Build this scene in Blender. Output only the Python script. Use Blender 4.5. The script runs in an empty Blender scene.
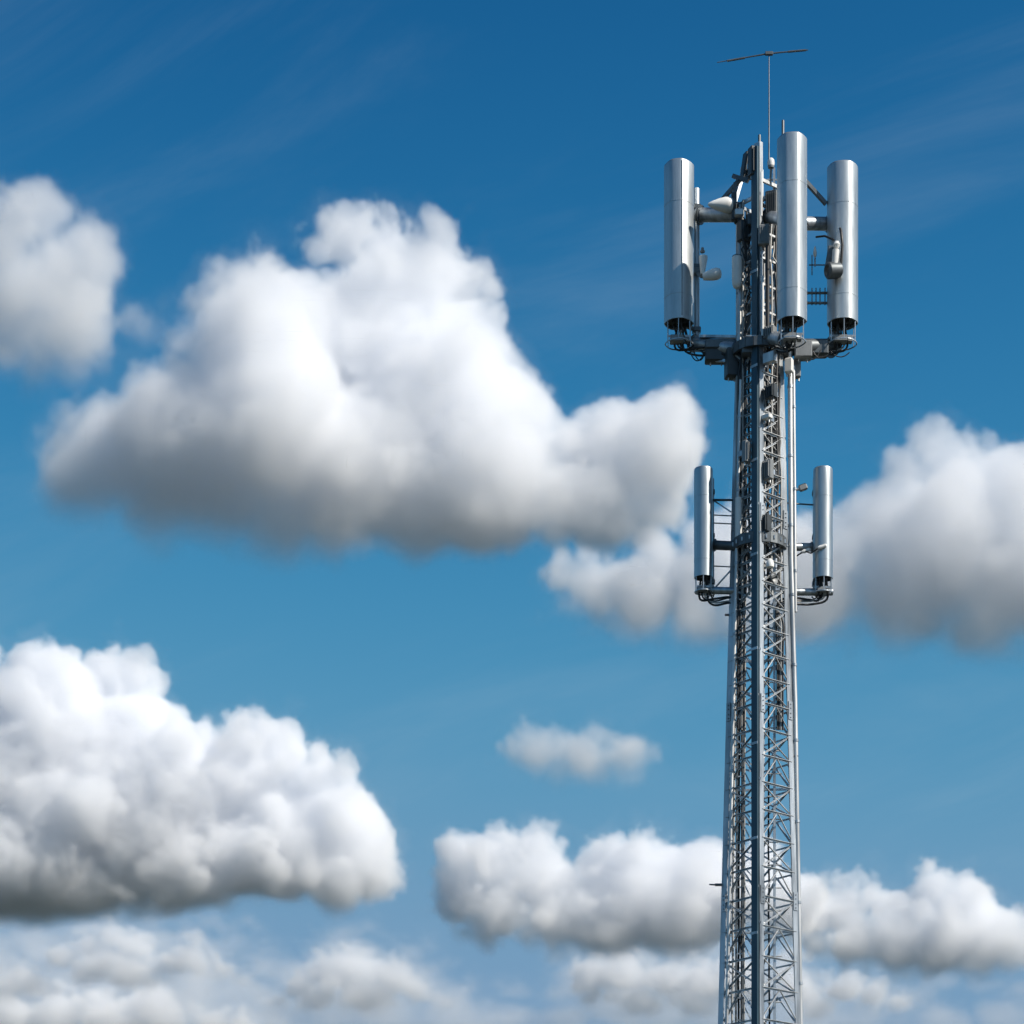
import bpy, bmesh, math, random
from mathutils import Vector, Matrix

# ------------------------------------------------------------------ camera, sky, sun, exposure
S = bpy.context.scene
R = math.radians
EYE = 1.6                      # eye height above the grass
FPX, YH = 2600.0, 1500.0       # focal length in pixels, picture row of the horizon (below the frame)

cam = bpy.data.cameras.new('camera')
cam_o = bpy.data.objects.new('camera', cam)
S.collection.objects.link(cam_o)
cam_o.location = (0, 0, EYE)
cam_o.rotation_euler = (R(90), 0, 0)           # level camera with a raised lens: verticals stay parallel
cam.sensor_width = 36
cam.lens = 36 * FPX / 1024
cam.shift_y = (YH - 512) / 1024
cam.clip_start, cam.clip_end = 0.5, 200000
S.camera = cam_o

SUN_EL, SUN_AZ = 41.0, 118.0   # azimuth clockwise from the view direction: right of and behind the camera
w = bpy.data.worlds.new('World'); S.world = w
w.use_nodes = True
nt = w.node_tree; N = nt.nodes; L = nt.links
bg = N['Background']; bg.inputs['Strength'].default_value = 0.1
sky = N.new('ShaderNodeTexSky'); sky.sky_type = 'NISHITA'; sky.sun_disc = False
sky.sun_elevation = R(SUN_EL); sky.sun_rotation = R(SUN_AZ)
sky.air_density, sky.dust_density, sky.ozone_density = 1.0, 0.6, 3.0
sep = N.new('ShaderNodeSeparateColor'); com = N.new('ShaderNodeCombineColor')
L.new(sky.outputs[0], sep.inputs[0])
def wm(op, a, b=None, c=None):
    m = N.new('ShaderNodeMath'); m.operation = op
    for i, x in enumerate((a, b, c)):
        if x is None: continue
        if isinstance(x, (int, float)): m.inputs[i].default_value = x
        else: L.new(x, m.inputs[i])
    return m.outputs[0]
EXPO = 0.22
for i, (m, s, g) in enumerate(((0.19, 0.170, 4.9), (0.335, 0.209, 3.5), (0.515, 0.315, 3.5))):   # the clean, deep blue of dry air: a steeper response per channel, levelling off
    v = wm('POWER', wm('MULTIPLY', sep.outputs[i], 0.1 / s), g)
    v = wm('SUBTRACT', 1.0, wm('EXPONENT', wm('MULTIPLY', v, -1.0)))
    L.new(wm('MULTIPLY', v, m * 10 / 2 ** EXPO), com.inputs[i])
# thin high cirrus streaks, part of the sky itself
tc = N.new('ShaderNodeTexCoord'); mp = N.new('ShaderNodeMapping'); mp.vector_type = 'TEXTURE'
mp.inputs['Rotation'].default_value = (0, R(-17), 0); mp.inputs['Scale'].default_value = (1 / 3.4, 1 / 3.4, 1 / 15)
L.new(tc.outputs['Generated'], mp.inputs[0])
cn = N.new('ShaderNodeTexNoise'); cn.inputs['Scale'].default_value = 1.0; mp.inputs['Location'].default_value = (-1.3, -0.7, -0.4); cn.inputs['Detail'].default_value = 9; cn.inputs['Roughness'].default_value = 0.6; cn.inputs['Distortion'].default_value = 0.6
L.new(mp.outputs[0], cn.inputs['Vector'])
mr = N.new('ShaderNodeMapRange'); mr.interpolation_type = 'SMOOTHSTEP'; mr.inputs[1].default_value = 0.42; mr.inputs[2].default_value = 0.78
mr.inputs[3].default_value = 0.0; mr.inputs[4].default_value = 0.145
L.new(cn.outputs['Fac'], mr.inputs[0])
mx = N.new('ShaderNodeMix'); mx.data_type = 'RGBA'; mx.inputs[7].default_value = (3.8, 4.8, 5.6, 1)
L.new(mr.outputs[0], mx.inputs[0]); L.new(com.outputs[0], mx.inputs[6])
L.new(mx.outputs[2], bg.inputs['Color'])

sun = bpy.data.lights.new('sun', 'SUN'); sun.energy = 4.7; sun.angle = R(0.5); sun.color = (1.0, 0.93, 0.83)
sun_o = bpy.data.objects.new('sun', sun); S.collection.objects.link(sun_o)
sd = Vector((math.sin(R(SUN_AZ)) * math.cos(R(SUN_EL)), math.cos(R(SUN_AZ)) * math.cos(R(SUN_EL)), math.sin(R(SUN_EL))))
sun_o.rotation_euler = sd.to_track_quat('Z', 'Y').to_euler()

S.view_settings.view_transform = 'Standard'; S.view_settings.look = 'None'
S.view_settings.exposure = EXPO; S.view_settings.gamma = 1.0; S.view_settings.use_curve_mapping = False
cy = S.cycles
cy.use_denoising = True
cy.use_adaptive_sampling = True; cy.adaptive_threshold = 0.04
cy.max_bounces = 40; cy.diffuse_bounces = 3; cy.glossy_bounces = 3; cy.transmission_bounces = 2; cy.transparent_max_bounces = 8
cy.volume_bounces = 40
cy.volume_step_rate = 3.0; cy.volume_max_steps = 256
# ------------------------------------------------------------------ materials
def mat(name, base, rough=0.5, metal=0.0, var=0.12, scale=3.0, streak=0.0, bump=0.0):
    m = bpy.data.materials.new(name); m.use_nodes = True
    t = m.node_tree; b = t.nodes['Principled BSDF']
    b.inputs['Metallic'].default_value = metal
    tc = t.nodes.new('ShaderNodeTexCoord'); mp = t.nodes.new('ShaderNodeMapping')
    mp.inputs['Scale'].default_value = (scale, scale, scale * (0.12 if streak else 1.0))
    t.links.new(tc.outputs['Object'], mp.inputs[0])
    n = t.nodes.new('ShaderNodeTexNoise'); n.inputs['Scale'].default_value = 1.0; n.inputs['Detail'].default_value = 6; n.inputs['Roughness'].default_value = 0.65
    t.links.new(mp.outputs[0], n.inputs['Vector'])
    r = t.nodes.new('ShaderNodeValToRGB')
    r.color_ramp.elements[0].position = 0.3; r.color_ramp.elements[1].position = 0.7
    r.color_ramp.elements[0].color = tuple(c * (1 - var - streak) for c in base) + (1,)
    r.color_ramp.elements[1].color = tuple(min(0.9, c * (1 + var)) for c in base) + (1,)
    t.links.new(n.outputs['Fac'], r.inputs[0]); t.links.new(r.outputs[0], b.inputs['Base Color'])
    q = t.nodes.new('ShaderNodeMapRange'); q.inputs[3].default_value = rough - 0.08; q.inputs[4].default_value = rough + 0.1
    t.links.new(n.outputs['Fac'], q.inputs[0]); t.links.new(q.outputs[0], b.inputs['Roughness'])
    if bump:
        bp = t.nodes.new('ShaderNodeBump'); bp.inputs['Strength'].default_value = bump; bp.inputs['Distance'].default_value = 0.01
        t.links.new(n.outputs['Fac'], bp.inputs['Height']); t.links.new(bp.outputs[0], b.inputs['Normal'])
    return m

M = dict(
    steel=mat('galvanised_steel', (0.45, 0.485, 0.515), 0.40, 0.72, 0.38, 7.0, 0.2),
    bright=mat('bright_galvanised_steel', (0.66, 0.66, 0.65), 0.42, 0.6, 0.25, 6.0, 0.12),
    dark=mat('weathered_steel', (0.13, 0.145, 0.155), 0.5, 0.6, 0.3, 7.0),
    radome=mat('grey_radome_paint', (0.52, 0.555, 0.57), 0.44, 0.82, 0.07, 16.0, 0.12),
    radome_round=mat('grey_metallic_radome', (0.46, 0.50, 0.52), 0.38, 0.85, 0.07, 16.0, 0.12),
    seam=mat('dark_rubber_seam', (0.03, 0.033, 0.035), 0.6, 0.0, 0.2),
    white=mat('white_gelcoat', (0.80, 0.79, 0.76), 0.42, 0.0, 0.06, 6.0),
    leg_shade=mat('dark_blue_grey_leg_shade', (0.05, 0.095, 0.125), 0.42, 0.45, 0.2, 6.0, 0.1),  # the near leg's shaded left face, put into a colour
    box=mat('dark_grey_housing', (0.055, 0.065, 0.072), 0.5, 0.2, 0.2, 6.0),
    grey=mat('mid_grey_housing', (0.24, 0.25, 0.255), 0.5, 0.2, 0.15, 6.0),
    cable=mat('black_cable_jacket', (0.022, 0.024, 0.027), 0.55, 0.0, 0.2, 9.0),
    pale=mat('pale_cable_jacket', (0.36, 0.36, 0.35), 0.5, 0.1, 0.2, 9.0),
    concrete=mat('concrete', (0.32, 0.31, 0.29), 0.9, 0.0, 0.2, 2.0, 0.0, 0.4),
    grass=mat('dark_woodland_and_grass', (0.032, 0.040, 0.030), 0.95, 0.0, 0.35, 0.15),
)

# ------------------------------------------------------------------ mesh helpers
class MB:
    def __init__(s): s.v = []; s.f = []; s.sm = []
    def add(s, vs, fs, smooth=False):
        o = len(s.v); s.v += [tuple(x) for x in vs]
        for f in fs: s.f.append([o + i for i in f]); s.sm.append(smooth)
    def box(s, c, sx, sy, sz, m=None, ch=0.0):
        """box with softened vertical and horizontal edges"""
        c = Vector(c); m = m or Matrix.Identity(3)
        ch = ch or min(sx, sy, sz) * 0.10
        hx, hy, hz = sx / 2, sy / 2, sz / 2
        rings = []
        for z, k in ((-hz, ch), (-hz + ch, 0), (hz - ch, 0), (hz, ch)):
            x, y = hx - k, hy - k
            rings.append([Vector(p) for p in ((x - ch, -y, z), (x, -y + ch, z), (x, y - ch, z), (x - ch, y, z), (-x + ch, y, z), (-x, y - ch, z), (-x, -y + ch, z), (-x + ch, -y, z))])
        vs = [c + m @ p for r in rings for p in r]
        fs = [list(range(7, -1, -1)), list(range(24, 32))]
        for k in range(3):
            for i in range(8): fs.append([k * 8 + i, k * 8 + (i + 1) % 8, k * 8 + 8 + (i + 1) % 8, k * 8 + 8 + i])
        s.add(vs, fs)
    def frame(s, p0, p1, up=None):
        d = (Vector(p1) - Vector(p0)).normalized()
        up = Vector(up) if up else (Vector((0, 0, 1)) if abs(d.z) < 0.95 else Vector((0, 1, 0)))
        a = d.cross(up).normalized(); b = a.cross(d).normalized()
        return d, a, b
    def section(s, p0, p1, prof, up=None, smooth=False):
        """closed 2-D profile carried from p0 to p1"""
        p0, p1 = Vector(p0), Vector(p1); d, a, b = s.frame(p0, p1, up); n = len(prof)
        vs = [p + a * x + b * y for p in (p0, p1) for x, y in prof]
        fs = [[i, (i + 1) % n, n + (i + 1) % n, n + i] for i in range(n)] + [list(range(n - 1, -1, -1)), list(range(n, 2 * n))]
        s.add(vs, fs, smooth)
    def bar(s, p0, p1, w, h, up=None):
        s.section(p0, p1, [(-w / 2, -h / 2), (w / 2, -h / 2), (w / 2, h / 2), (-w / 2, h / 2)], up)
    def angle(s, p0, p1, w, t=None, up=None):
        t = t or w * 0.16
        s.section(p0, p1, [(0, 0), (w, 0), (w, t), (t, t), (t, w), (0, w)], up)
    def tube(s, pts, r, n=10, r1=None):
        pts = [Vector(p) for p in pts]; vs = []; fs = []
        last = None
        for i, p in enumerate(pts):
            d = ((pts[min(i + 1, len(pts) - 1)] - pts[max(i - 1, 0)])).normalized()
            if last is None:
                up = Vector((0, 0, 1)) if abs(d.z) < 0.95 else Vector((0, 1, 0)); a = d.cross(up).normalized()
            else:
                a = (last - d * last.dot(d)).normalized()
            last = a; b = a.cross(d)
            rr = r if r1 is None else r + (r1 - r) * i / (len(pts) - 1)
            vs += [p + (a * math.cos(2 * math.pi * k / n) + b * math.sin(2 * math.pi * k / n)) * rr for k in range(n)]
        for i in range(len(pts) - 1):
            for k in range(n): fs.append([i * n + k, i * n + (k + 1) % n, (i + 1) * n + (k + 1) % n, (i + 1) * n + k])
        s.add(vs, fs, True)
        s.add(vs[:n], [list(range(n))]); s.add(vs[-n:], [list(range(n - 1, -1, -1))])
    def lathe(s, o, axis, prof, n=24):
        """prof: (distance along the axis, radius)"""
        o = Vector(o); d, a, b = s.frame(o, o + Vector(axis))
        vs = [o + d * h + (a * math.cos(2 * math.pi * k / n) + b * math.sin(2 * math.pi * k / n)) * max(r, 1e-4) for h, r in prof for k in range(n)]
        fs = [[i * n + k, i * n + (k + 1) % n, (i + 1) * n + (k + 1) % n, (i + 1) * n + k] for i in range(len(prof) - 1) for k in range(n)]
        s.add(vs, fs, True)
    def build(s, name, m, parent=None):
        me = bpy.data.meshes.new(name); me.from_pydata(s.v, [], s.f)
        me.polygons.foreach_set('use_smooth', s.sm)
        bm = bmesh.new(); bm.from_mesh(me); bmesh.ops.recalc_face_normals(bm, faces=bm.faces); bm.to_mesh(me); bm.free()
        me.set_sharp_from_angle(angle=R(38))
        me.materials.append(m)
        o = bpy.data.objects.new(name, me); S.collection.objects.link(o)
        if parent is not None:
            o.parent = parent; o.matrix_parent_inverse = Matrix.Translation(-parent_loc(parent))
        return o

def parent_loc(p):
    v = p.location.copy()
    while p.parent: p = p.parent; v = p.location.copy(); break
    return v if p.type == 'EMPTY' else Vector((0, 0, 0))
def thing(name, label, cat, loc, group=None):
    o = bpy.data.objects.new(name, None); S.collection.objects.link(o)
    o.empty_display_size = 0.2; o.location = loc; o['label'] = label; o['category'] = cat
    if group: o['group'] = group
    return o
def sub(mb, name, m, part):           # sub-part: the part's mesh is already in world coordinates
    o = mb.build(name, m); o.parent = part
    return o

DT = 40.0                             # the mast stands 40 m away
def W(px, py, dy=0.0):                # picture position at the mast's distance plus dy
    d = DT + dy
    return Vector(((px - 512) / FPX * d, d, EYE + (YH - py) / FPX * d))
U = DT / FPX                          # metres per pixel there
def ZZ(py): return EYE + (YH - py) * U

# ------------------------------------------------------------------ ground
g = MB(); rr = 60000
ring_r = [0.0, 5, 15, 40, 120, 500, 3000, 15000, rr]
vs = [(0, 0, 0)]
for r_ in ring_r[1:]: vs += [(r_ * math.cos(2 * math.pi * k / 48), r_ * math.sin(2 * math.pi * k / 48), 0) for k in range(48)]
fs = [[0, 1 + k, 1 + (k + 1) % 48] for k in range(48)]
for i in range(len(ring_r) - 2):
    for k in range(48): fs.append([1 + i * 48 + k, 1 + (i + 1) * 48 + k, 1 + (i + 1) * 48 + (k + 1) % 48, 1 + i * 48 + (k + 1) % 48])
g.add(vs, fs)
go_ = g.build('ground', M['grass']); go_['kind'] = 'structure'; go_['label'] = 'dark green ground far below the antennas'

# ------------------------------------------------------------------ lattice mast
TX = W(759.5, 0).x
mast = thing('lattice_tower', 'tall galvanised steel lattice tower carrying all the antennas', 'tower', (TX, DT, 0))
Z0, Z1, Z2 = 0.3, ZZ(345), ZZ(150)
def half(z):                          # half diagonal: tapers to the headframe, then straight
    a = (25 - 41.5) / (ZZ(400) - ZZ(1024))
    return (41.5 + a * (min(z, Z1) - ZZ(1024))) * U
def leg(i, z):                        # 0 left, 1 near, 2 right, 3 far
    h = half(z); q = h * math.sin(R(5))
    c = h * math.cos(R(5))
    return Vector((TX, DT, z)) + Vector(((-c, q, 0), (-q, -c, 0), (c, -q, 0), (q, c, 0))[i])
tops = [ZZ(205), ZZ(153), ZZ(190), ZZ(160)]
for i in range(4):
    mb = MB()
    zs = [Z0, Z1, tops[i]]
    for a, b in zip(zs, zs[1:]):
        p, q = leg(i, a), leg(i, b)
        # angle iron whose outer faces lie in the two tower faces meeting at this leg
        l, r = (leg((i - 1) % 4, a) - p).normalized(), (leg((i + 1) % 4, a) - p).normalized()
        fl, fr = (0.115, 0.115) if i != 1 else (0.150, 0.085)
        t = 0.014
        k = 1.0 if a < Z1 else 0.8
        prof = [Vector((0, 0, 0)), r * fr * k, r * fr * k + l * t, r * t + l * t, r * t + l * fl * k, l * fl * k]
        vs = [p + x for x in prof] + [q + x for x in prof]
        mb.add(vs, [[j, (j + 1) % 6, 6 + (j + 1) % 6, 6 + j] for j in range(6)] + [[5, 4, 3, 2, 1, 0], [6, 7, 8, 9, 10, 11]])
    o = mb.build('leg', M['steel'], mast)
    z = 2.0                           # bolted splice plates every few metres
    while z < Z1 - 0.4:
        p = leg(i, z); l, r = (leg((i - 1) % 4, z) - p).normalized(), (leg((i + 1) % 4, z) - p).normalized()
        for d_, n_ in ((l, r), (r, l)):
            sp = MB(); c = p + d_ * 0.06 - n_ * 0.008
            sp.bar(c - Vector((0, 0, 0.14)), c + Vector((0, 0, 0.14)), 0.012, 0.085, up=d_)
            for dz in (-0.1, -0.04, 0.04, 0.1): sp.tube([c + Vector((0, 0, dz)), c + Vector((0, 0, dz)) - n_ * 0.02], 0.011, 6)
            sub(sp, 'splice_plate', M['steel'], o)
        z += 2.93

levels = [Z0]
while levels[-1] < Z1 - 0.25: levels.append(levels[-1] + max(0.30, 0.76 * half(levels[-1])))
levels[-1] = Z1
rb = random.Random(4)
for i in range(4):
    j = (i + 1) % 4
    mb = MB(); gp = mb
    n_ = ((leg(i, 5) + leg(j, 5)) / 2 - Vector((TX, DT, 5))); n_.z = 0; n_.normalize()
    for k, (a, b) in enumerate(zip(levels, levels[1:])):
        A, B, C, D = leg(i, a), leg(j, a), leg(i, b), leg(j, b)
        e = (B - A).normalized() * 0.05
        off = -n_ * 0.018
        mb.angle(A + e + off, B - e + off, 0.028, 0.006, up=n_)
        mid_ = (C + D) / 2
        if a < ZZ(640):
            if k % 2 == 0:
                mb.angle(A + e + off * 1.6, D - e + off * 1.6, 0.024, 0.005, up=n_)
                mb.angle(B - e - off * 0.0 + off * 2.9, C + e + off * 2.9, 0.024, 0.005, up=n_)
            else:
                mb.angle(A + e + off * 1.6, mid_ + off * 1.6, 0.024, 0.005, up=n_)
                mb.angle(B - e + off * 1.6, mid_ + off * 1.6, 0.024, 0.005, up=n_)
        else:
            mb.angle(A + e + off * 1.6, D - e + off * 1.6, 0.026, 0.005, up=n_)
            mb.angle(B - e + off * 2.9, C + e + off * 2.9, 0.026, 0.005, up=n_)
        for P_, s_ in ((A, 1), (B, -1)):
            c = P_ + e * 1.6 * s_ + off * 0.9
            gp.bar(c - Vector((0, 0, 0.05)), c + Vector((0, 0, 0.05)), 0.006, 0.085, up=(B - A))
    # headframe bracing above the taper
    z = Z1
    tz = min(tops[i], tops[j])
    while z < tz - 0.2:
        z2 = min(z + 0.40, tz)
        A, B, C, D = leg(i, z), leg(j, z), leg(i, z2), leg(j, z2)
        off = -n_ * 0.018
        mb.bar(A + off, B + off, 0.03, 0.03); mb.bar(A + off * 2, D + off * 2, 0.024, 0.024)
        z = z2
    mb.bar(leg(i, tz) - n_ * 0.018, leg(j, tz) - n_ * 0.018, 0.035, 0.05)
    o = mb.build('bracing', M['bright' if i in (1,) else 'steel'], mast)  # near right face gets paler steel: its sunlight is put into the colour
# horizontal diaphragms inside the shaft
for k, z in enumerate(levels[3::5]):
    mb = MB()
    mb.bar(leg(0, z), leg(2, z), 0.03, 0.03); mb.bar(leg(1, z) + Vector((0, 0, .032)), leg(3, z) + Vector((0, 0, .032)), 0.03, 0.03)
    mb.build('diaphragm', M['steel'], mast)

def face_pt(i, j, t, z, inset):       # a point on the face between two legs
    p = leg(i, z).lerp(leg(j, z), t)
    c = Vector((TX, DT, z))
    return p + (c - p).normalized() * inset
# cable ladder inside the near left face, with black feeder cables
mb = MB()
def rail(px0, px1, dy, za, zb):       # a straight run from picture column px0 at za to px1 at zb
    a = W(px0, 0, dy); b = W(px1, 0, dy)
    return Vector((a.x, a.y, za)), Vector((b.x, b.y, zb))
for dpx in (-4.5, 4.5):
    p, q = rail(737 + dpx * .9, 742 + dpx * .6, 0.0, Z0, Z1)
    mb.bar(p, q, 0.030, 0.045)
o = mb.build('cable_ladder', M['dark'], mast)
p0, q0 = rail(737, 742, 0.0, Z0, Z1)
for k in range(56):
    t = (k + .5) / 56
    c = p0.lerp(q0, t)
    rg = MB(); rg.bar(c - Vector((0.075 - .02 * t, 0, 0)), c + Vector((0.075 - .02 * t, 0, 0)), 0.02, 0.02)
    sub(rg, 'rung', M['steel'], o)
# climbing rail in the right half
mb = MB(); p, q = rail(775, 774, -0.05, Z0, ZZ(170)); mb.bar(p, q, 0.035, 0.05)
o = mb.build('climbing_rail', M['steel'], mast)
for k in range(62):
    c = p.lerp(q, (k + .5) / 62)
    st = MB(); st.tube([c - Vector((0.11, 0, 0)), c + Vector((0.11, 0, 0))], 0.011, 6)
    sub(st, 'step', M['bright'], o)
def cable(pts, r, m='cable', name='feeder_cable'):
    c = MB(); c.tube(pts, r, 8); return c.build(name, M[m], mast)
def wavy(px0, px1, dy, pya, pyb, amp=0.6, n=24, seed=0):
    r_ = random.Random(seed); pts = []
    for k in range(n + 1):
        t = k / n; y = pya + (pyb - pya) * t
        pts.append(W(px0 + (px1 - px0) * t + r_.uniform(-amp, amp), y, dy + r_.uniform(-.006, .006)))
    return pts
# feeders up the whole shaft
for k, (a, b, dy, r_, m_) in enumerate(((736, 741, .06, .017, 'cable'), (739.5, 743, .07, .014, 'cable'), (742, 746, .10, .013, 'pale'), (728, 737, -.02, .017, 'pale'), (770, 768, .12, .014, 'cable'))):
    cable(wavy(a, b, dy, 1600, 350, .5, 40, k), r_, m_)
# denser feeders between the lower antennas and the headframe
for k, (a, b, dy, r_, m_) in enumerate(((742, 743, -.10, .022, 'pale'), (746, 746, -.12, .018, 'cable'), (765, 764, -.22, .016, 'pale'), (768, 767, -.20, .022, 'cable'), (772, 771, -.18, .018, 'pale'),
                                        (778, 776, -.12, .020, 'cable'), (781, 779, -.10, .016, 'pale'), (749, 749, -.05, .02, 'dark'))):
    cable(wavy(a, b, dy, 602 - 7 * (k % 3), 200 + 12 * (k % 4), .8, 26, 20 + k), r_, m_)
# two bright conduits outside the right leg and a thick tube up the left half
for pts, r_ in (([(805, 1600, -.03), (800.5, 1024, -.03), (795, 700, -.03), (791, 560, -.03), (790, 352, -.03)], .038), ([(795.5, 612, -.03), (793.5, 366, -.03)], .026),
                ([(712, 1600, -.12), (727, 1010, -.12), (735.5, 600, -.12), (740.5, 380, -.12)], .026)):
    pp = [W(*q) for q in pts]
    c = MB(); c.tube(pp, r_, 12); o = c.build('conduit', M['bright'], mast)
    for a, b in zip(pp, pp[1:]):
        n = max(2, int((b - a).length / 1.0))
        for k in range(n):
            q = a.lerp(b, (k + .5) / n); c = MB(); c.tube([q - Vector((0, 0, .02)), q + Vector((0, 0, .02))], r_ + .008, 12); sub(c, 'clamp', M['steel'], o)
c = MB(); c.tube([W(738.5, 498, -.14), W(738.5, 540, -.14)], .05, 14); c.build('conduit', M['white'], mast)
c = MB(); c.tube([W(767.5, 246, -.40), W(767.5, 329, -.40)], .035, 12); c.build('conduit', M['cable'], mast)
c = MB(); c.tube([W(762.5, 276, -.42), W(762.5, 336, -.42)], .02, 10); c.build('conduit', M['bright'], mast)
c = MB(); c.tube([W(761.5, 172, -.42), W(761.5, 216, -.42)], .014, 10); c.build('conduit', M['bright'], mast)
c = MB(); c.tube([W(740, 205, -.05), W(740, 345, -.05)], .032, 12); c.build('conduit', M['steel'], mast)
c = MB(); c.tube([W(739, 306, -.10), W(739, 342, -.10)], .042, 12); c.build('conduit', M['bright'], mast)
# added dark blue strip standing in for shade on the near leg's left flange
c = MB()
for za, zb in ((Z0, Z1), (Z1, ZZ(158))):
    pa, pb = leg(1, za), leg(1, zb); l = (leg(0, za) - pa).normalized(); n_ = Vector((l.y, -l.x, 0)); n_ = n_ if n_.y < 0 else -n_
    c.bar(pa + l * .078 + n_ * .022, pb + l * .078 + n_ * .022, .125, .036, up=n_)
o = c.build('leg_shade_strip', M['leg_shade'], mast)
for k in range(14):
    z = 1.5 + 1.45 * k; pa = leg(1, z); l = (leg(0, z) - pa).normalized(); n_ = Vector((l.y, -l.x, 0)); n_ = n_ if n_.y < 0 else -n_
    q = pa + l * .078 + n_ * .044; c = MB(); c.bar(q - Vector((0, 0, .02)), q + Vector((0, 0, .02)), .15, .008, up=n_); sub(c, 'shade_strip_strap', M['steel'], o)  # straps added across the shade strip
# concrete pad
c = MB(); c.box((TX, DT, 0.15), 2.6, 2.6, 0.30, ch=.03); c.build('foundation_pad', M['concrete'], mast)
# long step bolt on the left edge
c = MB(); p = leg(0, ZZ(884)); c.tube([p, p + Vector((-0.10, 0, 0.0))], 0.022, 8); c.tube([p + Vector((-0.1, 0, 0)), p + Vector((-0.19, 0, 0.005))], 0.012, 8); c.build('step_bolt', M['dark'], mast)
for py in (614, 757):
    c = MB(); p = leg(0 if py == 614 else 2, ZZ(py)); sgn = -1 if py == 614 else 1
    c.tube([p, p + Vector((0.06 * sgn, 0, 0))], 0.018, 8); c.build('step_bolt', M['dark'], mast)

def arm(a, b, r, m='steel', flange=True):
    c = MB(); a, b = Vector(a), Vector(b)
    c.tube([a, b], r, 16)
    o = c.build('support_arm', M[m], mast)
    if flange:
        d = (b - a).normalized()
        for t in (0.08, 0.92):
            f = MB(); p = a.lerp(b, t); f.tube([p - d * .015, p + d * .015], r * 1.35, 16)
            sub(f, 'flange', M['dark'], o)
    return o
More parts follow.
